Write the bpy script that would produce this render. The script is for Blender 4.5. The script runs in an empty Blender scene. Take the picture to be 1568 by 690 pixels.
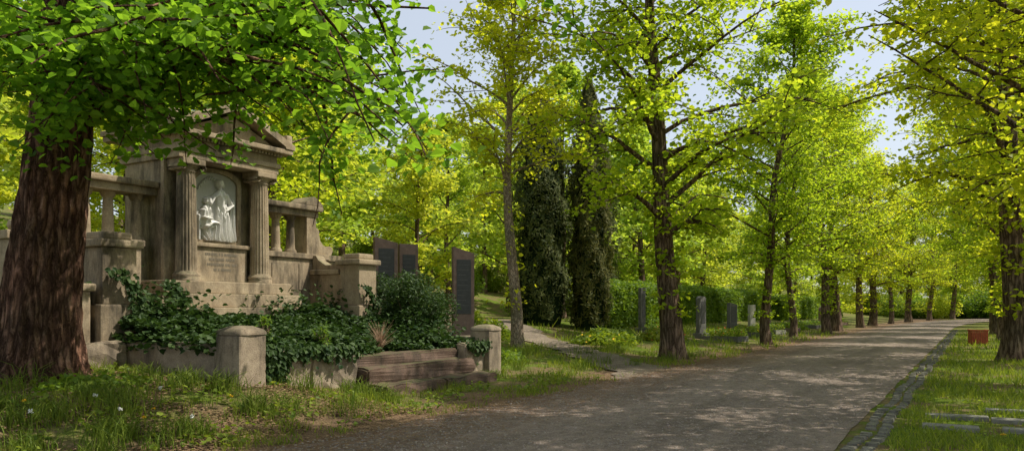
import bpy, bmesh, math, numpy as np
from mathutils import Vector
R=np.random.default_rng(7)
scn=bpy.context.scene
C=scn.collection

# ------------------------------------------------------------------ helpers
def ss(a,b,x):
    t=np.clip((np.asarray(x,float)-a)/(b-a),0,1); return t*t*(3-2*t)
def wob(x,y,s=0.0):
    return (np.sin(x*1.3+y*.7+s)+np.sin(x*.57-y*1.9+1.3+s*2)+np.sin(x*2.9+y*2.3+4.1+s)*.5+np.sin(-x*4.7+y*3.9+s*3)*.3)/2.8
def zt(t,D):
    t=np.asarray(t,float); D=np.asarray(D,float)
    z=.3*ss(6.3,12,D)+.6*ss(12,17,D)+.30*ss(6.4,9,D)*(1-ss(7.5,10.5,t))
    z=z+.03*wob(t,D)*ss(6.6,8,D)
    z=z+np.where(D>24,.17*(D-24),0)*ss(24,34,D)
    z=z+np.where(D<1.0,.015*wob(t,D,2)*ss(0,1,1.0-D),0)
    return z
def new_obj(name,me,parent=None):
    o=bpy.data.objects.new(name,me); C.objects.link(o)
    if parent: o.parent=parent
    return o
def empty(name,loc=(0,0,0),rot=0):
    o=bpy.data.objects.new(name,None); C.objects.link(o); o.location=loc; o.rotation_euler=(0,0,rot); return o
def quad_mesh(name,V,F,mats,mi=None,smooth=None):
    me=bpy.data.meshes.new(name); V=np.asarray(V,np.float32); F=np.asarray(F,np.int32)
    me.vertices.add(len(V)); me.vertices.foreach_set('co',V.ravel())
    me.loops.add(F.size); me.loops.foreach_set('vertex_index',F.ravel())
    me.polygons.add(len(F)); me.polygons.foreach_set('loop_start',np.arange(len(F),dtype=np.int32)*4)
    if mi is not None: me.polygons.foreach_set('material_index',np.asarray(mi,np.int32))
    if smooth is not None: me.polygons.foreach_set('use_smooth',np.asarray(smooth,bool))
    me.update(calc_edges=True)
    for m in mats: me.materials.append(m)
    return me
class Buf:
    def __init__(s): s.V=[];s.F=[];s.M=[];s.S=[];s.n=0
    def add(s,V,F,mi=0,sm=False):
        if len(V)==0: return
        s.V.append(V); s.F.append(np.asarray(F)+s.n); s.M.append(np.full(len(F),mi)); s.S.append(np.full(len(F),sm)); s.n+=len(V)
    def mesh(s,name,mats):
        return quad_mesh(name,np.vstack(s.V),np.vstack(s.F),mats,np.concatenate(s.M),np.concatenate(s.S))
def tube(P,r,sides=6,mod=None):
    P=np.asarray(P,float); r=np.asarray(r,float); m=len(P)
    T=np.gradient(P,axis=0); T/=np.linalg.norm(T,axis=1)[:,None]+1e-9
    ref=np.array([0,0,1.]) if abs(T[:,2]).mean()<.8 else np.array([1.,0,0])
    A=np.cross(T,ref); A/=np.linalg.norm(A,axis=1)[:,None]+1e-9
    B=np.cross(T,A)
    a=np.linspace(0,2*np.pi,sides,endpoint=False)
    rr=r[:,None]*np.ones(sides)
    if mod is not None: rr=rr*mod
    V=P[:,None,:]+rr[:,:,None]*(np.cos(a)[None,:,None]*A[:,None,:]+np.sin(a)[None,:,None]*B[:,None,:])
    V=V.reshape(-1,3)
    i=np.arange(m-1)[:,None]*sides; j=np.arange(sides)[None,:]; k=(j+1)%sides
    F=np.stack([i+j,i+k,i+sides+k,i+sides+j],-1).reshape(-1,4)
    return V,F
HEART=(np.array([[0,0,0],[-.42,.22,.10],[-.40,.62,.12],[0,1.0,-.08],[.40,.62,.12],[.42,.22,.10]]),np.array([[0,3,2,1],[0,5,4,3]]))
QUAD=(np.array([[0,0,0],[.38,.42,.04],[0,1.,0],[-.38,.42,.04]]),np.array([[0,1,2,3]]))
NARROW=(np.array([[0,0,0],[.16,.4,.03],[0,1.,0],[-.16,.4,.03]]),np.array([[0,1,2,3]]))
def nz(v): return v/(np.linalg.norm(v,axis=1)[:,None]+1e-9)
def leaves(P,size,rng,up=.7,droop=.5,shape=HEART,nrm0=None,var=.35):
    n=len(P); nr=nz(rng.normal(size=(n,3)))
    if nrm0 is None: nr[:,2]=abs(nr[:,2]); nr[:,2]+=up
    else: nr=nr*.6+nrm0
    nr=nz(nr)
    t=rng.normal(size=(n,3)); t[:,2]-=droop; t-=nr*(t*nr).sum(1)[:,None]; t=nz(t); b=np.cross(t,nr)
    s=(size*rng.uniform(1-var,1+var,n))[:,None,None]
    L,F=shape; k=len(L)
    V=P[:,None,:]+s*(L[None,:,0,None]*b[:,None,:]+L[None,:,1,None]*t[:,None,:]+L[None,:,2,None]*nr[:,None,:])
    FF=(np.arange(n)[:,None,None]*k+F[None]).reshape(-1,4)
    return V.reshape(-1,3),FF

# ------------------------------------------------------------------ materials
def mk(name):
    m=bpy.data.materials.new(name); m.use_nodes=True; nt=m.node_tree
    for n in list(nt.nodes): nt.nodes.remove(n)
    out=nt.nodes.new('ShaderNodeOutputMaterial')
    return m,nt,out
def N(nt,t,**k):
    n=nt.nodes.new(t)
    for a,b in k.items():
        if a in n.inputs: n.inputs[a].default_value=b
        else: setattr(n,a,b)
    return n
def ramp(nt,fac,stops):
    r=nt.nodes.new('ShaderNodeValToRGB'); nt.links.new(fac,r.inputs[0]); e=r.color_ramp.elements
    e[0].position=stops[0][0]; e[0].color=(*stops[0][1],1); e[1].position=stops[-1][0]; e[1].color=(*stops[-1][1],1)
    for p,c in stops[1:-1]:
        q=e.new(p); q.color=(*c,1)
    return r.outputs[0]
def mixc(nt,f,a,b,mode='MIX'):
    m=nt.nodes.new('ShaderNodeMix'); m.data_type='RGBA'; m.blend_type=mode
    for s,v in ((0,f),(6,a),(7,b)):
        if isinstance(v,bpy.types.NodeSocket): nt.links.new(v,m.inputs[s])
        else: m.inputs[s].default_value=v if s==0 else (*v,1)
    return m.outputs[2]
def leafmat(name,ca,cb,tr,mixf=.45,rough=.55,spec=.25):
    m,nt,out=mk(name); L=nt.links
    g=N(nt,'ShaderNodeNewGeometry'); oi=N(nt,'ShaderNodeObjectInfo')
    c=ramp(nt,g.outputs['Random Per Island'],[(0,ca),(1,cb)])
    v2=ramp(nt,oi.outputs['Random'],[(0,(.82,.90,.9)),(.5,(1,1,1)),(1,(1.2,1.05,.9))])
    c=mixc(nt,1.0,c,v2,'MULTIPLY')
    p=N(nt,'ShaderNodeBsdfPrincipled',Roughness=rough); p.inputs['Specular IOR Level'].default_value=spec
    L.new(c,p.inputs['Base Color'])
    t=N(nt,'ShaderNodeBsdfTranslucent'); ct=mixc(nt,1.0,c,tr,'MULTIPLY'); L.new(ct,t.inputs['Color'])
    mx=N(nt,'ShaderNodeMixShader',Fac=mixf); L.new(p.outputs[0],mx.inputs[1]); L.new(t.outputs[0],mx.inputs[2]); L.new(mx.outputs[0],out.inputs[0])
    return m
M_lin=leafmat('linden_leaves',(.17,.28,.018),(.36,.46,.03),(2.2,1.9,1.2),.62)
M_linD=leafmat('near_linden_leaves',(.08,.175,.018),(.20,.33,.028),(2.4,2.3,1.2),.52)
M_yel=leafmat('fresh_leaves',(.27,.36,.02),(.44,.50,.035),(1.9,1.8,1.2),.62)
M_far=leafmat('far_leaves',(.20,.31,.028),(.40,.49,.06),(2.0,1.8,1.3),.56)
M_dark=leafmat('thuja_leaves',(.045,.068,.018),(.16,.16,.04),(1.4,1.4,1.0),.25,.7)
M_ivy=leafmat('ivy_leaves',(.022,.050,.014),(.065,.11,.025),(1.6,1.7,1.0),.2,.55,.2)
M_hedge=leafmat('hedge_leaves',(.09,.17,.018),(.20,.28,.03),(1.9,1.8,1.0),.4)
M_grass=leafmat('grass_blades',(.09,.155,.014),(.25,.31,.04),(1.8,1.7,1.0),.4)
M_dry=leafmat('dry_litter',(.15,.085,.045),(.34,.23,.13),(1,1,1),.1,.8,.1)
def simple(name,col,rough=.7,spec=.3):
    m,nt,out=mk(name); tc=N(nt,'ShaderNodeTexCoord'); no=N(nt,'ShaderNodeTexNoise',Scale=14.,Detail=4.)
    nt.links.new(tc.outputs['Object'],no.inputs['Vector'])
    c=ramp(nt,no.outputs[0],[(.3,tuple(x*.75 for x in col)),(.7,tuple(min(1,x*1.2) for x in col))])
    p=N(nt,'ShaderNodeBsdfPrincipled',Roughness=rough); p.inputs['Specular IOR Level'].default_value=spec
    nt.links.new(c,p.inputs[0]); nt.links.new(p.outputs[0],out.inputs[0]); return m
def bark(name,c1,c2,c3,sc=9.,strength=.9,zs=.16,dist=.05):
    m,nt,out=mk(name); L=nt.links
    tc=N(nt,'ShaderNodeTexCoord'); mp=N(nt,'ShaderNodeMapping'); mp.inputs['Scale'].default_value=(1,1,zs); L.new(tc.outputs['Object'],mp.inputs[0])
    n1=N(nt,'ShaderNodeTexNoise',Scale=sc*1.4,Detail=7.,Roughness=.7,Distortion=.8); L.new(mp.outputs[0],n1.inputs['Vector'])
    vo=N(nt,'ShaderNodeTexVoronoi',Scale=sc*1.6); vo.feature='DISTANCE_TO_EDGE'
    ad=mixc(nt,.16,mp.outputs[0],n1.outputs[1]); L.new(ad,vo.inputs['Vector'])
    n2=N(nt,'ShaderNodeTexNoise',Scale=1.5,Detail=3.); L.new(tc.outputs['Object'],n2.inputs['Vector'])
    n3=N(nt,'ShaderNodeTexNoise',Scale=45.,Detail=4.,Roughness=.7); L.new(tc.outputs['Object'],n3.inputs['Vector'])
    c=ramp(nt,n1.outputs[0],[(.3,c1),(.52,c2),(.72,c3)])
    cr=ramp(nt,vo.outputs[0],[(0,(.18,.16,.15)),(.2,(1,1,1))])
    c=mixc(nt,.9,c,cr,'MULTIPLY')
    c=mixc(nt,1.0,c,ramp(nt,n3.outputs[0],[(.3,(.65,.65,.65)),(.7,(1.3,1.3,1.3))]),'MULTIPLY')
    c=mixc(nt,1.0,c,ramp(nt,n2.outputs[0],[(.35,(.72,.78,.70)),(.65,(1.15,1.08,1.05))]),'MULTIPLY')
    p=N(nt,'ShaderNodeBsdfPrincipled',Roughness=.9); p.inputs['Specular IOR Level'].default_value=.1; L.new(c,p.inputs[0])
    h=ramp(nt,vo.outputs[0],[(0,(0,0,0)),(.25,(1,1,1))]); h=mixc(nt,.4,h,n1.outputs[0]); h=mixc(nt,.2,h,n3.outputs[0])
    b=N(nt,'ShaderNodeBump',Strength=strength,Distance=dist); L.new(h,b.inputs['Height']); L.new(b.outputs[0],p.inputs['Normal'])
    L.new(p.outputs[0],out.inputs[0]); return m
M_barkN=bark('linden_bark',(.11,.055,.038),(.27,.15,.105),(.40,.26,.20),7.,1.,.22,.08)
M_bark=bark('avenue_bark',(.12,.078,.058),(.26,.18,.135),(.40,.30,.24),7.)
M_barkL=bark('pale_bark',(.28,.20,.155),(.46,.36,.29),(.56,.47,.39),10.,.4,.5,.02)
def stone(name,a,b,stain=.6,moss=.5,sc=3.,bump=.35,st0=.46,recess=None):
    m,nt,out=mk(name); L=nt.links
    tc=N(nt,'ShaderNodeTexCoord')
    n1=N(nt,'ShaderNodeTexNoise',Scale=sc,Detail=8.,Roughness=.7); n2=N(nt,'ShaderNodeTexNoise',Scale=sc*14,Detail=4.,Roughness=.7)
    n3=N(nt,'ShaderNodeTexNoise',Scale=sc*.45,Detail=6.,Roughness=.75)
    mp=N(nt,'ShaderNodeMapping'); mp.inputs['Scale'].default_value=(1,1,.25); mp.inputs['Location'].default_value=(3,7,1); L.new(tc.outputs['Object'],mp.inputs[0])
    L.new(tc.outputs['Object'],n1.inputs['Vector']); L.new(tc.outputs['Object'],n2.inputs['Vector']); L.new(mp.outputs[0],n3.inputs['Vector'])
    c=ramp(nt,n1.outputs[0],[(.3,a),(.7,b)])
    c=mixc(nt,.6,c,ramp(nt,n2.outputs[0],[(.3,(.5,.5,.5)),(.7,(1.3,1.3,1.3))]),'MULTIPLY')
    st=ramp(nt,n3.outputs[0],[(st0,(0,0,0)),(st0+.18,(stain,)*3)])
    c=mixc(nt,st,c,(.045,.04,.032))
    if recess:   # depth shading painted into the colour: darker cut-back ground sets off the figures
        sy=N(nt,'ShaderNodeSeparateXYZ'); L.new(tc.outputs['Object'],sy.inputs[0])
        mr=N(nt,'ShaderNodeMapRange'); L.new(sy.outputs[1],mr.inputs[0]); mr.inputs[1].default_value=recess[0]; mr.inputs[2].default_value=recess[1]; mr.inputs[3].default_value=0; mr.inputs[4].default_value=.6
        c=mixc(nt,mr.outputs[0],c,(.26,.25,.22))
    g=N(nt,'ShaderNodeNewGeometry'); sx=N(nt,'ShaderNodeSeparateXYZ'); L.new(g.outputs['Normal'],sx.inputs[0])
    mm=N(nt,'ShaderNodeMath',operation='MULTIPLY'); L.new(ramp(nt,sx.outputs[2],[(.3,(0,0,0)),(.8,(1,1,1))]),mm.inputs[0]); L.new(ramp(nt,n1.outputs[0],[(.38,(0,0,0)),(.6,(moss,)*3)]),mm.inputs[1])
    c=mixc(nt,mm.outputs[0],c,(.06,.075,.02))
    p=N(nt,'ShaderNodeBsdfPrincipled',Roughness=.88); p.inputs['Specular IOR Level'].default_value=.2; L.new(c,p.inputs[0])
    h=mixc(nt,.4,n1.outputs[0],n2.outputs[0]); bb=N(nt,'ShaderNodeBump',Strength=bump,Distance=.03); L.new(h,bb.inputs['Height']); L.new(bb.outputs[0],p.inputs['Normal'])
    L.new(p.outputs[0],out.inputs[0]); return m
M_st=stone('weathered_sandstone',(.29,.215,.14),(.50,.405,.28),.85,.5,3.,.4,.47)
M_wall=stone('enclosure_stone',(.25,.19,.135),(.48,.39,.29),.75,.6,4.,.7,.46)
M_step=stone('mossy_step_stone',(.11,.07,.052),(.23,.155,.12),.75,.8,4.,.6)
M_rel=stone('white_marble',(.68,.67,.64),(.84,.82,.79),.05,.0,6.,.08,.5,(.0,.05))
M_pink=stone('brown_granite',(.20,.13,.11),(.31,.215,.185),.3,.2,8.,.1)
M_gran=stone('grey_granite',(.10,.10,.10),(.22,.21,.20),.3,.3,6.,.1)
M_pale=stone('pale_stone',(.36,.34,.30),(.5,.48,.42),.4,.3,5.,.15)
M_blk=simple('dark_inscription',(.045,.045,.05),.35,.5)
M_slab=stone('slab_stone',(.22,.21,.185),(.35,.33,.30),.5,.4,6.,.3)
M_cob=stone('cobble_stone',(.13,.12,.10),(.28,.26,.23),.5,.4,6.,.3)
M_peb=stone('pebbles',(.20,.165,.14),(.42,.36,.31),.2,.0,9.,.2)
M_soil=simple('soil',(.05,.04,.025),.95,.05)
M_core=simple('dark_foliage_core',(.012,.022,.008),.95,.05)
M_red=simple('red_petals',(.6,.04,.02),.6); M_yelf=simple('yellow_petals',(.8,.5,.02),.6); M_whf=simple('white_petals',(.75,.75,.7),.6); M_or=simple('orange_petals',(.8,.25,.02),.6)
M_bin=simple('red_paint',(.36,.085,.04),.6)
def groundmat():
    m,nt,out=mk('grass_ground'); L=nt.links; tc=N(nt,'ShaderNodeTexCoord')
    def no(s,d=5.,r=.6):
        n=N(nt,'ShaderNodeTexNoise',Scale=s,Detail=d,Roughness=r); L.new(tc.outputs['Object'],n.inputs['Vector']); return n.outputs[0]
    g=ramp(nt,no(22.,6.,.7),[(.3,(.04,.075,.010)),(.5,(.10,.15,.018)),(.7,(.19,.24,.03))])
    s=ramp(nt,no(40.,6.,.8),[(.3,(.09,.055,.035)),(.7,(.29,.20,.125))])
    f=ramp(nt,no(.9,6.,.7),[(.44,(0,0,0)),(.56,(1,1,1))])
    sx=N(nt,'ShaderNodeSeparateXYZ'); L.new(tc.outputs['Object'],sx.inputs[0])
    n=no(1.6,4.); ad=N(nt,'ShaderNodeMath',operation='MULTIPLY_ADD'); L.new(n,ad.inputs[0]); ad.inputs[1].default_value=-2.6; L.new(sx.outputs[1],ad.inputs[2])
    mr=N(nt,'ShaderNodeMapRange'); L.new(ad.outputs[0],mr.inputs[0]); mr.inputs[1].default_value=5.8; mr.inputs[2].default_value=6.9; mr.inputs[3].default_value=1; mr.inputs[4].default_value=0
    mr2=N(nt,'ShaderNodeMapRange'); L.new(sx.outputs[1],mr2.inputs[0]); mr2.inputs[1].default_value=2; mr2.inputs[2].default_value=4
    mu=N(nt,'ShaderNodeMath',operation='MULTIPLY'); L.new(mr.outputs[0],mu.inputs[0]); L.new(mr2.outputs[0],mu.inputs[1])
    fm=N(nt,'ShaderNodeMath',operation='MAXIMUM'); L.new(mu.outputs[0],fm.inputs[0])
    f2=N(nt,'ShaderNodeMath',operation='MULTIPLY'); L.new(f,f2.inputs[0]); f2.inputs[1].default_value=.8; L.new(f2.outputs[0],fm.inputs[1])
    c=mixc(nt,fm.outputs[0],g,s)
    p=N(nt,'ShaderNodeBsdfPrincipled',Roughness=.95); p.inputs['Specular IOR Level'].default_value=.05; L.new(c,p.inputs[0])
    b=N(nt,'ShaderNodeBump',Strength=.7,Distance=.05); L.new(no(30.,5.,.7),b.inputs['Height']); L.new(b.outputs[0],p.inputs['Normal'])
    L.new(p.outputs[0],out.inputs[0]); return m
M_ground=groundmat()
def roadmat(name,a,b,lit=True):
    m,nt,out=mk(name); L=nt.links; tc=N(nt,'ShaderNodeTexCoord')
    def no(s,d=5.,r=.6,mpp=None):
        n=N(nt,'ShaderNodeTexNoise',Scale=s,Detail=d,Roughness=r)
        if mpp:
            q=N(nt,'ShaderNodeMapping'); q.inputs['Scale'].default_value=mpp; L.new(tc.outputs['Object'],q.inputs[0]); L.new(q.outputs[0],n.inputs['Vector'])
        else: L.new(tc.outputs['Object'],n.inputs['Vector'])
        return n.outputs[0]
    c=ramp(nt,no(60.,5.,.8),[(.3,a),(.7,b)])
    c=mixc(nt,1.,c,ramp(nt,no(.8,5.,.65,(.3,1.4,1)),[(.35,(.70,.69,.68)),(.65,(1.15,1.13,1.10))]),'MULTIPLY')
    c=mixc(nt,1.,c,ramp(nt,no(7.,6.,.75),[(.35,(.70,.69,.68)),(.65,(1.2,1.2,1.2))]),'MULTIPLY')
    vo=N(nt,'ShaderNodeTexVoronoi',Scale=38.); L.new(tc.outputs['Object'],vo.inputs['Vector'])
    c=mixc(nt,ramp(nt,vo.outputs[0],[(.12,(.9,.9,.9)),(.25,(0,0,0))]),c,(.46,.39,.34))
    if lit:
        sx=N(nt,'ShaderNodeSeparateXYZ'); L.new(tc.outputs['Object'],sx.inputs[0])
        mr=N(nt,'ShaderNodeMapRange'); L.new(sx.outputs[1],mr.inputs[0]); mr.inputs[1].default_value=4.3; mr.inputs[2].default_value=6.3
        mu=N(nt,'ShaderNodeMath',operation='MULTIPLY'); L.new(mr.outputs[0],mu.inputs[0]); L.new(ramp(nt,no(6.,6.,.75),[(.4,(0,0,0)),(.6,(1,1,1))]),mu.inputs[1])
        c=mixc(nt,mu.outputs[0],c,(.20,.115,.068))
    p=N(nt,'ShaderNodeBsdfPrincipled',Roughness=.9); p.inputs['Specular IOR Level'].default_value=.12; L.new(c,p.inputs[0])
    bp=N(nt,'ShaderNodeBump',Strength=.9,Distance=.03); L.new(no(55.,5.,.8),bp.inputs['Height']); L.new(bp.outputs[0],p.inputs['Normal'])
    L.new(p.outputs[0],out.inputs[0]); return m
M_road=roadmat('gravel_road',(.165,.13,.11),(.38,.315,.27))
M_path=roadmat('gravel_path',(.15,.12,.09),(.31,.26,.21),False)

# ------------------------------------------------------------------ ground, road
def sheet(name,xs,ys,zf,mat):
    X,Y=np.meshgrid(xs,ys,indexing='ij'); Z=zf(X,Y); V=np.stack([X,Y,Z],-1).reshape(-1,3)
    nx,ny=len(xs),len(ys); i=np.arange(nx-1)[:,None]*ny; j=np.arange(ny-1)[None,:]
    F=np.stack([i+j,i+ny+j,i+ny+j+1,i+j+1],-1).reshape(-1,4)
    return new_obj(name,quad_mesh(name,V,F,[mat],smooth=np.ones(len(F))))
xs=np.concatenate([np.linspace(-300,-12,20),np.arange(-11,45,.3),np.linspace(46,140,60),np.linspace(145,700,30)])
ys=np.concatenate([np.linspace(-400,-12,20),np.arange(-11,24,.25),np.linspace(24.5,80,60),np.linspace(84,400,20)])
sheet('ground',xs,ys,lambda X,Y: np.minimum(zt(X,Y),14+0*X),M_ground)
rx=np.concatenate([np.arange(-14,50,.12),np.arange(50,170,1.)])
lo=1.28+.03*wob(rx*2,rx*0); hi=6.25+.20*wob(rx*1.1,rx*0+2)+.08*wob(rx*5,rx*0)
crv=-((np.maximum(rx-60,0))/50)**2*4.5; lo=lo+crv; hi=hi+crv
fr=np.linspace(0,1,14)
V=np.stack([np.repeat(rx,14),(lo[:,None]+(hi-lo)[:,None]*fr).ravel(),(.012+.03*np.sin(fr*np.pi)[None,:]+.01*ss(55,65,rx)[:,None]).ravel()],-1)
i=np.arange(len(rx)-1)[:,None]*14; j=np.arange(13)[None,:]
F=np.stack([i+j,i+14+j,i+14+j+1,i+j+1],-1).reshape(-1,4)
new_obj('road',quad_mesh('road',V,F,[M_road],smooth=np.ones(len(F))))
cp=np.array([[16.6,5.3],[18.4,7.6],[21,10.2],[24.0,13],[27,16],[31,19.5]]); tt=np.linspace(0,5,100); pc=np.stack([np.interp(tt,range(6),cp[:,0]),np.interp(tt,range(6),cp[:,1])],-1)
for _ in range(12): pc[1:-1]=(pc[:-2]+pc[1:-1]+pc[2:])/3
tg=np.gradient(pc,axis=0); tg/=np.linalg.norm(tg,axis=1)[:,None]; nn=np.stack([-tg[:,1],tg[:,0]],-1)
w=np.linspace(-.7,.7,8); wid=1+1.6*np.exp(-tt*1.8)+.16*np.sin(tt*9)+.12*np.sin(tt*23)
PV=pc[:,None,:]+nn[:,None,:]*(w[None,:]*wid[:,None])[:,:,None]
V=np.concatenate([PV,(zt(PV[...,0],PV[...,1])+.006+.024*ss(6.2,7.2,PV[...,1]))[...,None]],-1).reshape(-1,3)
i=np.arange(99)[:,None]*8; j=np.arange(7)[None,:]; F=np.stack([i+j,i+8+j,i+8+j+1,i+j+1],-1).reshape(-1,4)
new_obj('side_path',quad_mesh('side_path',V,F,[M_path],smooth=np.ones(len(F))))
def path_d(t,D):
    q=np.full(np.shape(t),9.)
    for a in pc[::2]: q=np.minimum(q,np.hypot(t-a[0],D-a[1]))
    return q
B=Buf()
cube=np.array([[-1,-1,0],[1,-1,0],[1,1,0],[-1,1,0],[-.8,-.8,1],[.8,-.8,1],[.8,.8,1],[-.8,.8,1]],float)
cf=np.array([[0,1,5,4],[1,2,6,5],[2,3,7,6],[3,0,4,7],[4,5,6,7]])
for row,D in enumerate((.95,1.12)):
    for t in np.arange(2,60,.17):
        if R.uniform()<.1: continue
        s=cube*np.array([.066+R.uniform(-.016,.006),.07+R.uniform(-.012,.0),.04+R.uniform(-.014,.02)]); a=R.uniform(-.25,.25)
        q=s.copy(); q[:,0]=s[:,0]*math.cos(a)-s[:,1]*math.sin(a); q[:,1]=s[:,0]*math.sin(a)+s[:,1]*math.cos(a)
        B.add(q+np.array([t+row*.07,D+.03*math.sin(t*1.7)+R.uniform(-.01,.01),-.015]),cf)
new_obj('cobblestone_gutter',B.mesh('cobblestone_gutter',[M_cob]))
n=15000; t=2.5+R.power(.75,n)*18; D=R.uniform(1.35,6.4,n); s=R.uniform(.004,.013,n)
P=np.stack([t,D,.012+.03*np.sin(np.clip((D-1.28)/4.97,0,1)*np.pi)-.002],-1)
base=cube*np.array([1,1,.9]); rr_=R.uniform(.6,1.3,(n,1,3)); aa=R.uniform(0,6.28,n)
q=base[None]*s[:,None,None]*rr_; qx=q[...,0]*np.cos(aa)[:,None]-q[...,1]*np.sin(aa)[:,None]; qy=q[...,0]*np.sin(aa)[:,None]+q[...,1]*np.cos(aa)[:,None]
V=np.stack([qx,qy,q[...,2]],-1)+P[:,None,:]; F=(np.arange(n)[:,None,None]*8+cf[None]).reshape(-1,4)
new_obj('gravel',quad_mesh('gravel',V.reshape(-1,3),F,[M_peb],smooth=np.ones(len(F))))

# ------------------------------------------------------------------ stone part helpers
def finish(bm,name,mat,parent,bev=.012,smooth=False):
    if bev>0: bmesh.ops.bevel(bm,geom=list(bm.edges),offset=bev,segments=2,profile=.6,affect='EDGES',clamp_overlap=True)
    bmesh.ops.recalc_face_normals(bm,faces=bm.faces)
    me=bpy.data.meshes.new(name); bm.to_mesh(me); bm.free(); me.materials.append(mat)
    if smooth: me.polygons.foreach_set('use_smooth',[True]*len(me.polygons))
    return new_obj(name,me,parent)
def box(name,x0,x1,y0,y1,z0,z1,mat,parent,bev=.015,rot=0):
    bm=bmesh.new(); bmesh.ops.create_cube(bm,size=1); cx,cy=(x0+x1)/2,(y0+y1)/2; c_,s_=math.cos(rot),math.sin(rot)
    for v in bm.verts:
        X_=v.co.x*(x1-x0); Y_=v.co.y*(y1-y0); v.co.z=(z0+z1)/2+v.co.z*(z1-z0); v.co.x=cx+X_*c_-Y_*s_; v.co.y=cy+X_*s_+Y_*c_
    return finish(bm,name,mat,parent,bev)
def prism(name,prof,y0,y1,mat,parent,bev=.01,loc=(0,0,0),rot=0):
    bm=bmesh.new(); a=[bm.verts.new((x,y0,z)) for x,z in prof]; b=[bm.verts.new((x,y1,z)) for x,z in prof]
    bm.faces.new(a); bm.faces.new(b[::-1]); n=len(prof)
    for k in range(n): bm.faces.new((a[k],b[k],b[(k+1)%n],a[(k+1)%n]))
    o=finish(bm,name,mat,parent,bev); o.location=loc; o.rotation_euler=(0,0,rot); return o
def lathe(name,prof,x,y,mat,parent,sides=32,flute=0,fz=(0,0)):
    r=np.array([q[0] for q in prof]); P=np.array([[x,y,z] for _,z in prof]); a=np.linspace(0,2*np.pi,sides,endpoint=False)
    mod=np.ones((len(prof),sides))
    if flute:
        for k,(rr,z) in enumerate(prof):
            if fz[0]<=z<=fz[1]: mod[k]=1-.15*(1-np.abs(np.cos(a*flute/2))**.8)
    V=P[:,None,:]+(r[:,None]*mod)[:,:,None]*np.stack([np.cos(a),np.sin(a),0*a],-1)[None]
    m=len(prof); i=np.arange(m-1)[:,None]*sides; j=np.arange(sides)[None,:]; k=(j+1)%sides
    F=np.stack([i+j,i+k,i+sides+k,i+sides+j],-1).reshape(-1,4)
    return new_obj(name,quad_mesh(name,V.reshape(-1,3),F,[mat]),parent)

# ------------------------------------------------------------------ tomb monument
mon=empty('tomb_monument',(10.5,13.0,0))
S=M_st
box('base_course',-1.85,1.85,-.75,1.6,.1,1.5,S,mon); box('base_step',-1.68,1.68,-.6,1.5,1.5,1.76,S,mon); box('stylobate',-1.5,1.5,-.47,1.45,1.76,2.0,S,mon,.02)
box('cella_block',-1.14,1.14,.12,1.3,2.0,4.3,S,mon)
box('inscription_block',-.62,.62,-.12,.115,2.0,2.68,S,mon,.02); box('inscription_sill',-.68,.68,-.17,.117,2.68,2.76,S,mon,.02)
B=Buf()
for r_,(w_,zz) in enumerate(((.8,2.52),(.62,2.42),(.7,2.32),(.4,2.22))):
    x=-w_/2
    while x<w_/2:
        l=R.uniform(.02,.045); B.add(np.array([[x,-.124,zz],[x+l,-.124,zz],[x+l,-.124,zz+.05],[x,-.124,zz+.05]]),[[0,1,2,3]]); x+=l+R.choice([.012,.012,.04])
new_obj('inscription_letters',B.mesh('inscription_letters',[simple('worn_letters',(.17,.145,.11))]),mon)
for i,x in enumerate((-.88,.88)):
    prof=[(.25,2.0),(.25,2.07),(.235,2.07),(.26,2.10),(.235,2.14),(.215,2.16),(.20,2.18)]
    prof+=[(.20-.03*k/14,2.2+k*(4.02-2.2)/14) for k in range(15)]
    prof+=[(.165,4.03),(.19,4.05),(.17,4.08),(.19,4.10),(.22,4.15),(.24,4.17)]
    lathe('column_%d'%(i+1),prof,x,-.2,S,mon,96,20,(2.19,4.025))
    box('abacus_%d'%(i+1),x-.25,x+.25,-.45,.05,4.17,4.28,S,mon,.02)
    for sg in(-1,1):
        P=[(x+sg*.2+.085*math.cos(a)*k,-.2,4.12+.085*math.sin(a)*k) for a,k in [(q*.5,1-q*.05) for q in range(16)]]
        Vv,Ff=tube(np.array(P),np.full(16,.026),6); Vv[:,1]=-.2+(Vv[:,1]+.2)*8.5
        new_obj('volute_%d_%d'%(i+1,sg+2),quad_mesh('volute',Vv,Ff,[S],smooth=np.ones(len(Ff))),mon)
for i,x in enumerate((-1.03,1.03)): box('pilaster_%d'%(i+1),x-.17,x+.17,.02,.118,2.0,4.27,S,mon)
pw,pz0,pz1=.50,2.80,4.2
def arch(w,z0,z1,n=16,rise=.22):
    p=[(-w,z0),(w,z0)]
    for k in range(n+1):
        a=math.pi*k/n; p.append((w*math.cos(a),z1-rise+rise*math.sin(a)))
    return p
bm=bmesh.new(); o_=arch(pw+.09,pz0-.03,pz1+.06); i_=arch(pw,pz0+.03,pz1-.02)
def ringpart(y): return [bm.verts.new((x,y,z)) for x,z in o_],[bm.verts.new((x,y,z)) for x,z in i_]
of,if_=ringpart(.02); ob,ib=ringpart(.119); n=len(o_)
for k in range(n):
    l=(k+1)%n
    for q in ((of[k],of[l],if_[l],if_[k]),(of[l],of[k],ob[k],ob[l]),(if_[k],if_[l],ib[l],ib[k])): bm.faces.new(q)
finish(bm,'relief_frame',S,mon,0)
gx,gz=150,220
X,Z=np.meshgrid(np.linspace(-pw,pw,gx),np.linspace(pz0+.02,pz1,gz),indexing='ij')
H=np.zeros_like(X)
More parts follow.
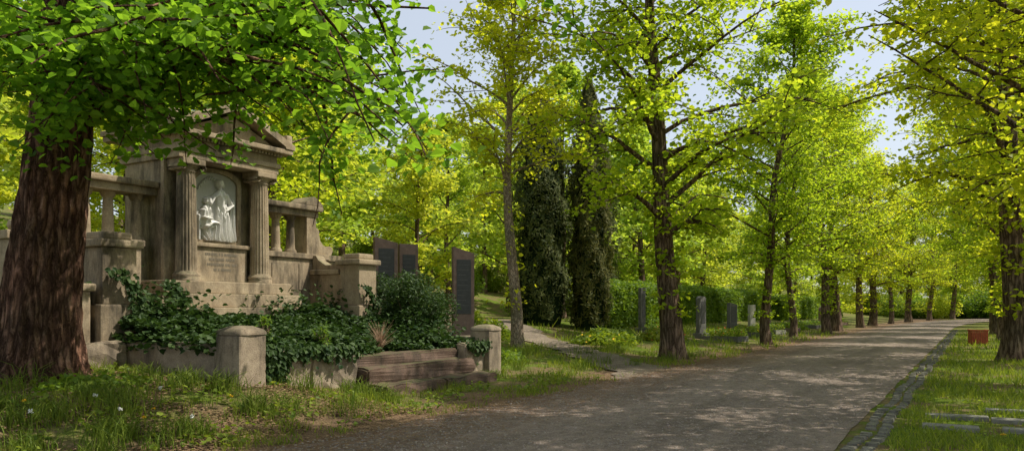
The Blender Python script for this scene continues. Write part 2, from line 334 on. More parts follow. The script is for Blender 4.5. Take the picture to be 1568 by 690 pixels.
def cap(ax,az,bx,bz,r1,r2,h,fold=0,fs=60,fd=0):
    global H
    dx,dz=bx-ax,bz-az; L2=dx*dx+dz*dz+1e-9
    u=np.clip(((X-ax)*dx+(Z-az)*dz)/L2,0,1); d=np.hypot(X-ax-u*dx,Z-az-u*dz); r=r1+(r2-r1)*u
    hh=h*np.sqrt(np.clip(1-(d/r)**2,0,1))
    if fold:
        side=((X-ax)*dz-(Z-az)*dx)/math.sqrt(L2)
        hh=hh*(1+fold*np.sin(side*fs+4*u+fd+2*np.sin(u*4+fd)))
    H=np.maximum(H,hh)
z0=pz0
cap(.17,z0+.04,.15,z0+.55,.20,.15,.085,.5,85); cap(.14,z0+.5,.12,z0+.68,.14,.13,.10,.25,60,1); cap(.12,z0+.68,.10,z0+.94,.10,.13,.10,.15,50,2)
cap(.09,z0+1.0,.06,z0+1.08,.042,.038,.08); cap(.035,z0+1.14,.03,z0+1.19,.062,.068,.13); cap(.07,z0+1.21,.10,z0+1.13,.06,.05,.11)
cap(.20,z0+.95,.33,z0+.76,.05,.04,.11); cap(.33,z0+.76,.18,z0+.64,.038,.03,.13)
cap(.0,z0+.96,-.13,z0+.86,.048,.04,.12); cap(-.13,z0+.86,-.20,z0+.74,.038,.03,.13)
cap(.36,z0+.85,.40,z0+.08,.055,.085,.06,.5,95,2)
cap(-.28,z0+.36,-.25,z0+.62,.13,.11,.10,.2,60,2); cap(-.25,z0+.66,-.24,z0+.72,.04,.036,.08); cap(-.225,z0+.78,-.22,z0+.83,.055,.06,.12); cap(-.27,z0+.82,-.28,z0+.78,.045,.04,.10)
cap(-.28,z0+.32,-.08,z0+.36,.09,.08,.14,.2,60); cap(-.07,z0+.34,-.09,z0+.05,.08,.11,.12,.5,90,1); cap(-.24,z0+.27,-.22,z0+.04,.10,.13,.07,.5,90,3)
cap(-.34,z0+.6,-.37,z0+.46,.04,.035,.12); cap(-.37,z0+.46,-.20,z0+.44,.034,.028,.16)
cap(-.42,z0+.03,-.42,z0+.5,.03,.03,.06); cap(-.42,z0+.27,-.3,z0+.25,.025,.025,.05)
for k in range(9): cap(-.42+k*.06,z0+1.02+.22*math.sin(k*.32),-.38+k*.06,z0+1.08+.22*math.sin(k*.32+.2),.02,.012,.04)
V=np.stack([X,.075-H*1.25,Z],-1).reshape(-1,3)
i=np.arange(gx-1)[:,None]*gz; j=np.arange(gz-1)[None,:]; F=np.stack([i+j,i+gz+j,i+gz+j+1,i+j+1],-1).reshape(-1,4)
fc=V[F].mean(1); a_=np.clip(1-(fc[:,0]/pw)**2,0,1); ok=fc[:,2]<(pz1-.22+.22*np.sqrt(a_)+.02); F=F[ok]
new_obj('relief_figures',quad_mesh('relief_figures',V,F,[M_rel],smooth=np.ones(len(F))),mon)
box('architrave',-1.2,1.2,-.42,1.38,4.28,4.40,S,mon); box('architrave_upper',-1.23,1.23,-.45,1.41,4.40,4.5,S,mon); box('frieze',-1.18,1.18,-.40,1.36,4.5,4.70,S,mon)
for k in range(30): 
    x=-1.2+k*2.4/29; box('dentil_%d'%k,x-.025,x+.025,-.50,-.405,4.64,4.70,S,mon,0)
box('cornice',-1.42,1.42,-.62,1.58,4.70,4.80,S,mon,.02)
prism('tympanum',[(-1.2,4.8),(1.2,4.8),(0,5.28)],-.40,1.3,S,mon)
for sg in(-1,1):
    prism('raking_cornice_%d'%(sg+2),[(sg*1.46,4.802),(sg*1.46,4.90),(sg*.003,5.50),(sg*.003,5.36),(sg*1.2,4.86),(sg*1.2,4.802)],-.64,1.6,S,mon,.012)
    box('acroterion_%d'%(sg+2),sg*1.36-.08,sg*1.36+.08,-.58,-.38,4.9,5.12,S,mon,.04)
for sg in (-1,1):
    def bx(n,a,b,*r,**k): return box(n+('_r' if sg>0 else '_l'),min(sg*a,sg*b),max(sg*a,sg*b),*r,**k)
    bx('wing_wall',1.5,3.3,.25,.8,.1,2.62,S,mon); bx('wing_coping',1.45,3.35,.2,.85,2.62,2.74,S,mon)
    bx('wing_panel',1.62,2.3,.235,.252,1.9,2.5,S,mon,bev=.006); bx('wing_panel_b',2.42,3.1,.235,.252,1.9,2.5,S,mon,bev=.006)
    bx('end_pier',2.72,3.02,.3,.75,2.74,3.6,S,mon)
    for k,x in enumerate((1.42,1.98,2.42)):
        pr=[(.14,2.74),(.14,2.8),(.115,2.83)]+[(.105-.02*q/6,2.85+q*.62/6) for q in range(7)]+[(.085,3.48),(.12,3.52),(.13,3.55),(.15,3.6)]
        lathe('colonnette_%s%d'%('r' if sg>0 else 'l',k),pr,sg*x,.52,S,mon,20)
    bx('lintel',1.15,3.08,.28,.77,3.6,3.74,S,mon); bx('lintel_cornice',1.15,3.16,.2,.85,3.74,3.86,S,mon,bev=.03)
    prism('end_gable_%s'%('r' if sg>0 else 'l'),[(sg*2.6,3.862),(sg*3.18,3.862),(sg*3.12,3.94),(sg*2.89,4.08),(sg*2.66,3.94)],.22,.83,S,mon)
    sc=[(3.022,2.742),(3.022,3.35),(3.10,3.37),(3.16,3.3),(3.15,3.2),(3.18,3.08),(3.28,2.97),(3.42,2.93),(3.52,2.97),(3.6,2.93),(3.62,2.84),(3.56,2.742)]
    prism('scroll_%s'%('r' if sg>0 else 'l'),[(sg*a,b) for a,b in sc],.34,.7,S,mon,.01)
    bx('side_wall',3.302,3.8,.27,.78,.1,2.6,S,mon); bx('side_coping',3.352,3.85,.22,.83,2.6,2.741,S,mon)
    bx('return_wall',2.75,3.15,-.75,.24,.1,2.25,S,mon); bx('return_coping',2.7,3.2,-.69,.19,2.25,2.36,S,mon)
    prism('return_scroll_%s'%('r' if sg>0 else 'l'),[(-.0,0),(.9,0),(.9,.34),(.8,.34),(.72,.22),(.5,.10),(.25,.10),(.1,.16),(0,.12)],-.13,.13,S,mon,.01,loc=(sg*2.95,-.68,2.362),rot=math.pi/2)
    bx('pier_base',2.58,3.32,-1.42,-.70,.1,1.55,S,mon,bev=.03); bx('front_pier',2.66,3.24,-1.34,-.78,1.55,2.45,S,mon,bev=.02)
    bx('pier_cap',2.58,3.32,-1.42,-.70,2.45,2.57,S,mon,bev=.03); bx('pier_top',2.70,3.20,-1.3,-.82,2.57,2.70,S,mon,bev=.04)
box('low_pedestal_l',-3.9,-3.4,-1.3,-.8,.2,1.75,S,mon,.03); box('low_pedestal_cap',-3.96,-3.34,-1.36,-.74,1.75,1.87,S,mon,.03)

# ------------------------------------------------------------------ enclosure wall + steps
enc=empty('grave_enclosure_wall',(0,0,0))
W=M_wall
def post(n,x,y,z0,z1,s=.24):
    box(n,x-s,x+s,y-s,y+s,z0,z1-.10,W,enc,.03)
    o=lathe(n+'_cap',[(.0,z1+.03),(.12,z1+.02),(s*.98,z1-.03),(s*1.08,z1-.07),(s*1.08,z1-.10)][::-1],0,0,W,enc,24)
    for v in o.data.vertices:
        a=math.atan2(v.co.y,v.co.x); k=1/max(abs(math.cos(a)),abs(math.sin(a))); k=k**.8
        v.co.x=v.co.x*k+x; v.co.y=v.co.y*k+y
post('corner_post_1',7.55,8.86,.0,1.22); post('corner_post_2',13.95,8.86,-.1,1.12)
def roughwall(n,x0,x1,y0,y1,z0,z1,z1b=None,mat=W):
    bm=bmesh.new(); bmesh.ops.create_cube(bm,size=1); 
    for v in bm.verts:
        tx=v.co.x+.5; top=z1 if z1b is None else z1+(z1b-z1)*tx
        v.co.x=x0+(x1-x0)*tx; v.co.y=y0+(y1-y0)*(v.co.y+.5); v.co.z=z0 if v.co.z<0 else top
    bmesh.ops.bevel(bm,geom=list(bm.edges),offset=.03,segments=2,affect='EDGES')
    bmesh.ops.subdivide_edges(bm,edges=list(bm.edges),cuts=3,use_grid_fill=True)
    for v in bm.verts:
        f=.018; v.co.x+=f*math.sin(v.co.y*17+v.co.z*23); v.co.y+=f*math.sin(v.co.x*11+v.co.z*19); v.co.z+=f*math.sin(v.co.x*9+v.co.y*13)
    bmesh.ops.recalc_face_normals(bm,faces=bm.faces)
    me=bpy.data.meshes.new(n); bm.to_mesh(me); bm.free(); me.materials.append(mat); return new_obj(n,me,enc)
roughwall('front_wall',7.79,8.78,8.72,9.0,-.1,.90,.81); roughwall('front_wall_b',8.80,9.82,8.73,9.0,-.1,.81,.70)
roughwall('front_wall_right',13.05,13.71,8.74,9.0,-.1,.78)
roughwall('lower_step',9.75,11.4,8.05,8.72,-.2,.24,mat=M_step); roughwall('lower_step_b',11.42,13.15,8.07,8.72,-.2,.235,mat=M_step); roughwall('upper_step',9.84,13.03,8.52,9.1,.20,.50,mat=M_step); roughwall('top_step',9.84,13.03,8.95,9.5,.46,.68,mat=M_step)
roughwall('side_wall_left',7.40,7.68,9.11,12.3,.1,.98); roughwall('side_wall_right',13.8,14.1,9.11,12.3,-.1,.9)
roughwall('side_kerb_left',5.9,7.38,11.2,11.5,.3,.98)

# ------------------------------------------------------------------ ivy bed
def mound(t,D): 
    return .62+.22*(D-9.0)+.10*wob(t*2.1,D*2.3)+.10*wob(t*.8,D*1.1,3)
sheet('ivy_soil',np.linspace(7.6,13.85,50),np.linspace(9.02,12.5,30),lambda X,Y: mound(X,Y)-.07,M_soil)
B=Buf(); n=26000
t=R.uniform(7.5,13.95,n); D=R.uniform(8.95,12.6,n); hump=.14*np.maximum(0,wob(t*3.1,D*3.3,1))
P=np.stack([t,D,mound(t,D)+hump+R.uniform(-.06,.10,n)],-1)
keep=~((t>9.8)&(t<13.0)&(D<9.3+.25*np.sin(t*4))); B.add(*leaves(P[keep],.09,R,.9,.3),0)
def casc(x0,x1,n,ztop,depth,y=8.70):
    t=R.uniform(x0,x1,n); dd=np.abs(R.normal(0,.45,n))*depth*(.5+.5*np.abs(np.sin(t*5.3)))
    P=np.stack([t,y-R.uniform(0,.08,n),ztop-dd],-1); P=P[P[:,2]>zt(P[:,0],P[:,1])]
    B.add(*leaves(P,.08,R,shape=HEART,droop=1.2,nrm0=np.array([0,-1.,.3])),0)
casc(7.8,8.25,450,.95,.9); casc(8.3,9.8,400,.9,.26); casc(13.0,13.8,260,.82,.3)
t=R.uniform(7.3,7.9,900); D=R.uniform(9.1,12.2,900); B.add(*leaves(np.stack([t,D,1.0+R.uniform(-.15,.1,900)],-1),.1,R),0)
for (x,y,r,h,nn_) in ((7.6,12.3,.5,1.8,1300),(8.6,12.1,.5,1.6,1100),(11.9,12.3,.5,1.6,900),(13.9,12.2,.5,1.7,1300),(13.0,9.7,.5,.98,1100),(13.6,10.3,.5,1.2,1100)):
    P=R.normal(0,1,(nn_,3))*np.array([r,.2,.2])+np.array([x,y,h-.25]); B.add(*leaves(P,.09,R),0)
for (x,y0_,z0_,z1_,nn_) in ((7.62,11.56,1.2,2.1,220),(13.3,11.56,1.2,2.0,180),(9.0,12.38,1.3,1.95,200)):
    zz=R.uniform(z0_,z1_,nn_); P=np.stack([x+.22*np.sin(zz*5)+R.normal(0,.09,nn_),y0_-R.uniform(0,.06,nn_),zz],-1); B.add(*leaves(P,.08,R,nrm0=np.array([0,-1.,.3])),0)
new_obj('ivy',B.mesh('ivy',[M_ivy]))

# ------------------------------------------------------------------ shrubs
def blobpts(n,rng,c,r,clump=14):
    cc=nz(rng.normal(size=(clump,3)))*rng.uniform(.4,.85,(clump,1)); k=rng.integers(0,clump,n)
    P=cc[k]+nz(rng.normal(size=(n,3)))*(rng.uniform(.2,1,(n,1))**.5)*.42
    return P*np.array(r)+np.array(c)
def shrub(name,loc,r,mat,n,ls,shape=HEART,seed=1,clump=16):
    rg=np.random.default_rng(seed); B=Buf(); P=blobpts(n,rg,(0,0,r[2]*.85),r,clump); P=P[P[:,2]>-.05]
    B.add(*leaves(P,ls,rg,.5,.2,shape),0)
    for k in range(26):
        e=P[rg.integers(0,len(P))]; pts=np.array([[0,0,0],e*.5+rg.normal(0,.04,3),e]); B.add(*tube(pts,[.02,.012,.004],4),1)
    o=new_obj(name,B.mesh(name,[mat,M_bark])); o.location=loc; return o
shrub('yew_shrub',(13.9,10.7,.7),(.95,.85,.85),M_ivy,9000,.10,NARROW,3,20)
shrub('green_shrub',(14.3,12.0,.8),(.8,.8,.8),M_ivy,6000,.09,NARROW,4)
shrub('small_bright_shrub',(10.1,9.75,.75),(.18,.16,.30),M_hedge,260,.07,NARROW,5,6)
shrub('small_bright_shrub',(9.2,10.2,.95),(.25,.2,.25),M_hedge,300,.07,NARROW,6,6)
B=Buf()
for k in range(90):
    a=R.uniform(0,6.28); l=R.uniform(.2,.6); s=R.uniform(.05,.32); e=np.array([math.cos(a)*s,math.sin(a)*s,l]); B.add(*tube(np.array([[0,0,0],e*np.array([.35,.35,.6]),e]),[.004,.003,.0015],3),0)
o=new_obj('dry_grass_tuft',B.mesh('dry_grass_tuft',[simple('dry_straw',(.36,.23,.15))])); o.location=(11.35,9.55,.68)

# ------------------------------------------------------------------ trees
def gen_tree(seed,H,r0,cb,cr,nl,leafn,ls,lmat,bmat,name,shape=HEART,conic=.35,up0=.55,epi=0,lean=(0,0),extra=None,sides=14,sig=.20,wander=.25,flare=.45,ntw=7,mod=None,mrow=26,cull=None):
    g=np.random.default_rng(seed); B=Buf()
    zz=np.concatenate([np.linspace(0,1.2,8),np.linspace(1.5,H*.95,mrow)]); u=zz/H
    ph=g.uniform(0,6,4)
    px=wander*(np.sin(u*3+ph[0])-math.sin(ph[0]))+.15*wander*np.sin(u*14+ph[2])*np.minimum(1,zz)+lean[0]*zz; py=wander*(np.sin(u*3.4+ph[1])-math.sin(ph[1]))+.15*wander*np.sin(u*12+ph[3])*np.minimum(1,zz)+lean[1]*zz
    P=np.stack([px,py,zz-.15],-1); r=r0*(1-.88*u**.9)*(1+flare*np.exp(-zz/.35)); r=np.maximum(r,.02)
    a=np.linspace(0,2*np.pi,sides,endpoint=False)
    md=1+(.10*np.sin(5*a+ph[2])+.05*np.sin(3*a+ph[3]))[None,:]*(.35+np.exp(-zz/.4))[:,None]
    if mod is not None: md=md*mod(a[None,:],zz[:,None])
    B.add(*tube(P,r,sides,md),1,True)
    tips=[];wts=[]
    def limb(p0,d,L,rr,sub,bend):
        m=8; pts=[p0]; dd=d/np.linalg.norm(d)
        for k in range(m-1):
            dd=dd+np.array([0,0,bend/m])+g.normal(0,.10,3); dd/=np.linalg.norm(dd); pts.append(pts[-1]+dd*L/(m-1))
        pts=np.array(pts); B.add(*tube(pts,np.linspace(rr,max(rr*.15,.006),m),6 if sub else 4),1,True)
        if sub:
            for k in range(sub):
                f=g.uniform(.25,1); q=pts[min(int(f*(m-1)),m-1)]; az=g.uniform(0,6.28)
                sd=dd*.6+np.array([math.cos(az),math.sin(az),g.uniform(-.35,.45)]); limb(q,sd,L*g.uniform(.22,.42)+.25,rr*.35,0,-.3)
            tips.append(pts[4:]); wts.append(.35)
        else: tips.append(pts[1:]); wts.append(1.)
    for k in range(nl):
        f=(k+.5)/nl; z=cb+(H*.95-cb)*f**.9; az=k*2.4+g.uniform(-.4,.4)
        prof=(math.sin(math.pi*min(1,.22+f*.78))**.7)*(1-conic*f)
        L=cr*prof*g.uniform(.7,1.12); el=up0+.5*f+g.uniform(-.15,.2)
        base=np.array([np.interp(z,zz,px),np.interp(z,zz,py),z-.15])
        limb(base,np.array([math.cos(az),math.sin(az),el]),L,max(.02,r0*.28*(1-.7*f)),ntw,-.55)
    if extra: extra(limb,np.array([0,0,0]),g)
    n=leafn; k=g.integers(0,len(tips),n*2); wt=np.array(wts)[k]; k=k[g.uniform(0,1,n*2)<wt][:n]
    T=tips
    idx=np.array([g.integers(0,len(T[q])) for q in k]); f=g.uniform(0,1,len(k))
    Pn=np.array([T[q][i]*(1-ff)+T[q][max(i-1,0)]*ff for q,i,ff in zip(k,idx,f)])
    Pn=Pn+g.normal(0,sig,Pn.shape)*np.array([1,1,.6])
    if epi:
        ne=epi; zz_=g.uniform(1.2,cb+2,ne); c_=np.sin(zz_*5+seed)+np.sin(zz_*11); kk=c_>-.2; zz_=zz_[kk]; aa=g.uniform(0,6.28,len(zz_)); rr=r0+np.abs(g.normal(0,.18,len(zz_)))*(1+.5*np.sin(aa*3+zz_*7))
        Pn=np.vstack([Pn,np.stack([np.interp(zz_,zz,px)+rr*np.cos(aa),np.interp(zz_,zz,py)+rr*np.sin(aa),zz_],-1)])
    Pn=Pn[Pn[:,2]>.3]
    if cull is not None: Pn=Pn[cull(Pn)]
    B.add(*leaves(Pn,ls,g,.6,.6,shape),0)
    return B.mesh(name,[lmat,bmat])
def place(name,me,t,D,rot=0,s=1,parent=None,z=None,tilt=0):
    o=new_obj(name,me,parent); o.location=(t,D,float(zt(t,D)) if z is None else z); o.rotation_euler=(tilt,tilt*.6,rot); o.scale=(s,s,s); return o

def nearmod(a,z):
    r1=np.abs(np.sin(11*a+1.2*np.sin(z*1.3)+.8*np.sin(z*3.1+2*a)))
    return .95+.07*r1+.025*np.sin(23*a+2*np.sin(z*2.7+1))*np.sin(z*9+5*a)+.05*np.sin(3*a+z*.8)+.02*np.sin(z*14+7*np.sin(4*a))+.16*np.exp(-((z-2.9)/.25)**2)*np.exp(-((np.mod(a,2*np.pi)-2.6)/.5)**2)
T0=np.array([5.75,10.8,.6]); LN=(.04,-.07)
def nearlimbs(limb,o,g):
    tg=[((6.3,4.9,3.75),4.9,.07),((6.6,6.3,3.75),4.9,.07),((5.3,6.6,3.8),4.8,.06),((4.9,7.6,3.8),4.6,.06),((5.9,5.6,4.3),5.2,.07),((7.2,5.6,4.3),5.4,.07),((5.5,7.4,4.4),5.1,.06),((7.3,7.4,4.7),5.4,.06),((6.2,4.6,4.9),5.8,.06),((7.9,6.4,5.2),6.0,.06),((4.6,8.6,4.5),5.1,.05),((5.2,5.8,5.0),5.7,.06),((5.0,8.0,3.5),4.4,.05),((5.6,5.9,3.7),4.7,.06),((6.9,8.2,4.1),4.9,.05),((6.9,4.9,4.1),5.3,.06),((5.5,8.4,3.7),4.5,.05)]
    for (x,y,z),zs,r in tg:
        p0=np.array([LN[0]*zs,LN[1]*zs,zs-.6]); e=np.array([x,y,z])-T0; d=e-p0; L=np.linalg.norm(d); d=d/L; d[2]+=.30
        limb(p0,d,L*1.02,r,10,-.62)
def ncull(P):
    W_=P+T0; return W_[:,2]>2.80+.42*np.sin(W_[:,0]*2.1+W_[:,1]*1.3)+.03*(W_[:,1]-5)
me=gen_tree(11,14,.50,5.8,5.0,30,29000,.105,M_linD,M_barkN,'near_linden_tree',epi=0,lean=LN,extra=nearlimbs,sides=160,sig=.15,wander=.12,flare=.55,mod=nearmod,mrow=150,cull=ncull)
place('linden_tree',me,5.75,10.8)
AV=[gen_tree(20+i,15+i,(.34,.22,.27)[i],3.3,5.0,(46,42,44)[i],(21000,20000,20000)[i],.135,M_lin,M_bark,'avenue_linden_%d'%i,epi=1000,sides=24,sig=.24,conic=.25,wander=(.3,.7,.5)[i],up0=(.55,.7,.6)[i]) for i in range(3)]
slim=gen_tree(31,13.0,.20,4.6,3.3,34,9500,.12,M_yel,M_barkL,'slim_linden_mesh',sides=18,sig=.18,wander=.3,up0=.8,flare=.25,epi=250)
place('slim_linden_tree',slim,20.6,11.9,1.0)
rows=[(21.9,7.5,1.02,0),(32.5,7.2,.9,1),(40.0,7.6,.82,1),(47.5,7.2,.95,2),(53,7.5,1.05,0),(63,7.2,1,2),(71,7.2,.95,0),(80,6.6,1,1),(91,5.8,1,0),(103,4.4,1,2),(116,2.4,1,0)]
for i,(t,D,s,k) in enumerate(rows): place('linden_tree',AV[k],t,D,R.uniform(0,6.28),s,tilt=R.uniform(-.035,.035) if i else 0)
rr=[(-5,-2.6,.95,0),(5.2,-3.2,1.0,2),(12.0,-3.0,1.0,1),(18.6,-1.8,.95,2),(26,-1.0,1.05,0),(34,-1.3,.95,1),(42,-1.2,1.,2),(52,-1.2,1.,0),(62,-1.2,1.,1),(73,-1.4,1.,2),(85,-2.4,1.,0),(98,-4,1.,1),(112,-6,1,2)]
for i,(t,D,s,k) in enumerate(rr): place('linden_tree',AV[k],t,D,R.uniform(0,6.28),s,tilt=R.uniform(-.03,.03))
place('linden_tree',AV[1],14.6,17.0,2.2,.95)
place('linden_tree',AV[2],6.5,18.5,4.2,.9)
def thuja(name,t,D,H,r,seed):
    g=np.random.default_rng(seed); B=Buf(); n=24000
    z=g.uniform(0.02,1,n); a=g.uniform(0,6.28,n); pr=np.minimum(1,(1-z)*2.6)**.6*(.8+.2*ss(0,.15,z))
    rad=r*pr*(.80+.16*np.sin(a*5+z*23)+.10*np.sin(a*9-z*41)+g.normal(0,.05,n))
    P=np.stack([rad*np.cos(a),rad*np.sin(a),z*H],-1); n0=np.stack([np.cos(a),np.sin(a),.4+0*a],-1)
    V,F=leaves(P,.17,g,shape=NARROW,nrm0=n0,droop=-1.5); B.add(V,F,0)
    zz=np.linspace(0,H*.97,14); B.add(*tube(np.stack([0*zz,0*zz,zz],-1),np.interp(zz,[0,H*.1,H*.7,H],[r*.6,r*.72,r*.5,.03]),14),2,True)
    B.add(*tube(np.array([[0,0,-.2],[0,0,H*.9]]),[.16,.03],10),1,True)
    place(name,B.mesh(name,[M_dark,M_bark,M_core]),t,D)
thuja('thuja_tree',29.1,15.7,9.8,1.35,5); thuja('thuja_tree',30.6,14.2,10.6,1.0,6); thuja('thuja_tree',39,17.5,10,1.1,7)
FAR=[gen_tree(50+i,12.5+1.5*i,.26,2.2,4.4,30,10000,.26,M_far,M_bark,'forest_tree_%d'%i,shape=QUAD,sides=8,sig=.30,ntw=5,conic=.25) for i in range(3)]
BU=[]
for i in range(2):
    g=np.random.default_rng(80+i); B=Buf(); P=blobpts(4000,g,(0,0,1.1),(1.9,1.9,1.5),22); P=P[P[:,2]>0]; B.add(*leaves(P,.17,g,.5,.2,QUAD),0); BU.append(B.mesh('bush_%d'%i,[M_far if i else M_hedge]))
fo=empty('background_forest')
cs,sn=.508,.862
def cam_xy(t,D): return cs*t-sn*D, sn*t+cs*D
pts=[]
tries=0
while len(pts)<112 and tries<9000:
    tries+=1
    t=R.uniform(-8,150); D=R.uniform(19,80)
    X_,Y_=cam_xy(t,D)
    if Y_<22 or abs(X_/Y_)>.9: continue
    if any((t-a)**2+(D-b)**2<(5.6 if D<50 else 7.8)**2 for a,b in pts): continue
    s=R.uniform(.8,1.1); q=X_/Y_
    if -.19<q<-.02: s=min(s,(1.5+.235*Y_-float(zt(t,D)))/14.5)
    pts.append((t,D))
    if s<.35: continue
    if -.6<q<-.35 and Y_<35: s*=.85
    place('forest_tree',FAR[len(pts)%3],t,D,R.uniform(0,6.28),s,fo,z=min(14,float(zt(t,D))))
for k,(t,D) in enumerate(((124,-12),(128,-7),(131,-2),(127,2),(133,5),(129,9),(136,-6),(138,1),(124,14),(140,10),(120,-16),(132,-13),(145,-3),(150,6),(150,-10))):
    place('forest_tree',FAR[k%3],t,D,R.uniform(0,6),R.uniform(.9,1.1),fo,z=-1.5)
for k in range(12):
    t=R.uniform(125,165); D=R.uniform(-45,-14)
    place('forest_tree',FAR[k%3],t,D,R.uniform(0,6),R.uniform(.8,1.1),fo,z=0)
for k in range(18):
    t=R.uniform(24,120); D=R.uniform(-30,-9)
    if t<D*-2+18: continue
    place('forest_tree',FAR[k%3],t,D,R.uniform(0,6),R.uniform(.8,1.1),fo,z=0)
for k,(t,D) in enumerate(((-4,25),(-1,29),(2.5,25),(4,31),(-6,33))): place('forest_tree',FAR[k%3],t,D,k*1.1,.85,fo)
un=empty('background_bushes')
k=0
while k<105:
    t=R.uniform(-6,130); D=R.uniform(18.5,60); X_,Y_=cam_xy(t,D)
    if Y_<18 or abs(X_/Y_)>.9: continue
    place('bush',BU[k%2],t,D,R.uniform(0,6),R.uniform(.5,1.15),un); k+=1
for k in range(34): place('bush',BU[k%2],R.uniform(117,126),-17+k*1.0,R.uniform(0,6),R.uniform(.9,1.5),un,z=0)

# ------------------------------------------------------------------ hedge
def hedge(name,x0,x1,y0,y1,h,n,mat=M_hedge,ls=.13):
    g=np.random.default_rng(int(x0*10)); B=Buf()
    f=g.uniform(0,1,n); top=f<.35
    t=g.uniform(x0,x1,n); y=np.where(top,g.uniform(y0,y1,n),y0+g.normal(0,.05,n)); zr=np.where(top,1+g.normal(0,.03,n),g.uniform(0.02,1,n))
    e=f>.93; t=np.where(e,x0+g.normal(0,.06,n),t); y=np.where(e,g.uniform(y0,y1,n),y)
    hh=h*(1+.04*np.sin(t*1.3)+.03*np.sin(t*3.7)); y=y+.12*wob(t*1.5,zr*2)
    z=zt(t,y)+zr*hh
    P=np.stack([t,y,z],-1); B.add(*leaves(P,ls,g,.4,.3,QUAD),0)
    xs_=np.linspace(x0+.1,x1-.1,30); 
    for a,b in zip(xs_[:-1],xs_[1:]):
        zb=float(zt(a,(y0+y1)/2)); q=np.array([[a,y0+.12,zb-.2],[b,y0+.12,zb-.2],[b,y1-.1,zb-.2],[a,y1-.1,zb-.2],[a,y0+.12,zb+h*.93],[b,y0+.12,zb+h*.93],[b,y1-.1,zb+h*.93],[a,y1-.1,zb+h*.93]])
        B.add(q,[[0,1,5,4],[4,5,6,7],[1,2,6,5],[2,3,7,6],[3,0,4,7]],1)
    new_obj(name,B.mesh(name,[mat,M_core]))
hedge('clipped_hedge',33,62,14.2,15.6,1.95,45000)
hedge('clipped_hedge',66,100,13.5,15,1.8,22000,ls=.18)

# ------------------------------------------------------------------ gravestones
def gravestone(name,t,D,w,h,th,mat,kind='arch',rot=0,panel=M_blk,plinth=.22,bed=True,z=None):
    zb=float(zt(t,D)) if z is None else z
    e=empty(name,(t,D,zb),rot)
    box('plinth',-w/2-.1,w/2+.1,-th/2-.1,th/2+.1,-.15,plinth,mat,e,.02)
    if kind=='arch': pr=[(-w/2,0),(w/2,0)]+[(w/2*math.cos(math.pi*k/12),h-w*.22+w*.22*math.sin(math.pi*k/12)) for k in range(13)]
    elif kind=='slant': pr=[(-w/2,0),(w/2,0),(w/2,h*.93),(-w/2,h)]
    elif kind=='gable': pr=[(-w/2,0),(w/2,0),(w/2,h*.9),(0,h),(-w/2,h*.9)]
    else: pr=[(-w/2,0),(w/2,0),(w/2,h),(-w/2,h)]
    prism('stone',pr,-th/2,th/2,mat,e,.012,loc=(0,0,plinth))
    if panel:
        box('inscription_panel',-w*.34,w*.34,-th/2-.012,-th/2+.002,plinth+h*.27,plinth+h*.86,panel,e,.003)
        B=Buf()
        for k in range(9):
            zz=plinth+h*(.80-k*.055); x=-w*.30; ww=R.uniform(.3,.6)*w-w*.30
            while x<ww:
                l=R.uniform(.012,.03); B.add(np.array([[x,-th/2-.015,zz],[x+l,-th/2-.015,zz],[x+l,-th/2-.015,zz+.018],[x,-th/2-.015,zz+.018]]),[[0,1,2,3]]); x+=l+.01
        new_obj('lettering',B.mesh('lettering',[M_gran]),e)
    if bed:
        box('bed_kerb_front',-w/2-.2,w/2+.2,-1.9,-1.78,-.1,.12,mat,e,.01)
        for s in(-1,1): box('bed_kerb_%d'%(s+2),s*(w/2+.14)-.06,s*(w/2+.14)+.06,-1.775,-th/2-.12,-.1,.12,mat,e,.01)
        B=Buf(); P=np.stack([R.uniform(-w/2-.2,w/2+.2,900),R.uniform(-1.9,-.3,900),R.uniform(.05,.42,900)],-1); B.add(*leaves(P,.09,R,shape=QUAD),0)
        fl=P[R.integers(0,500,30)]+np.array([0,0,.06]); B.add(*leaves(fl,.07,R,shape=QUAD),1)
        new_obj('bed_plants',B.mesh('bed_plants',[M_hedge,[M_red,M_yelf,M_whf,M_or][int(R.integers(0,4))]]),e)
    return e
gravestone('tall_stele_gravestone',16.7,11.3,.55,2.35,.22,M_pink,'slant',-.75,M_blk,.2,False,z=.5)
gravestone('wide_slab_gravestone',17.0,14.1,.66,2.25,.2,M_pink,'slant',-.6,M_blk,.3,False,z=.9)
gravestone('wide_slab_gravestone',17.75,13.9,.55,2.15,.2,M_pink,'rect',-.6,M_blk,.3,False,z=.85)
gravestone('gravestone',4.3,16.4,1.0,2.0,.2,M_pink,'rect',-.2,M_blk,.3,False)
for (t,D,w,h,m_,kd) in ((32.5,9.9,.55,1.55,M_gran,'arch'),(38.2,10.1,.6,1.3,M_gran,'slant'),(42.5,10.2,.4,1.2,M_pale,'rect'),(46.5,10.3,.6,1.0,M_pink,'arch'),(54,10.3,.6,1.2,M_gran,'gable'),(66,10.4,.7,1.1,M_pink,'arch'),(33.2,12.8,.3,1.8,M_gran,'rect')):
    gravestone('gravestone',t,D,w,h,.18,m_,kd,R.uniform(-.5,-.1),M_blk if m_!=M_pale else None)
ls=empty('low_stone_wall',(0,0,0))
for r_ in range(4):
    x=19.4
    while x<22.2:
        l=R.uniform(.25,.45); box('block',x,x+l-.02,14.6,14.9,.6+r_*.22,.8+r_*.22,M_wall,ls,.02); x+=l
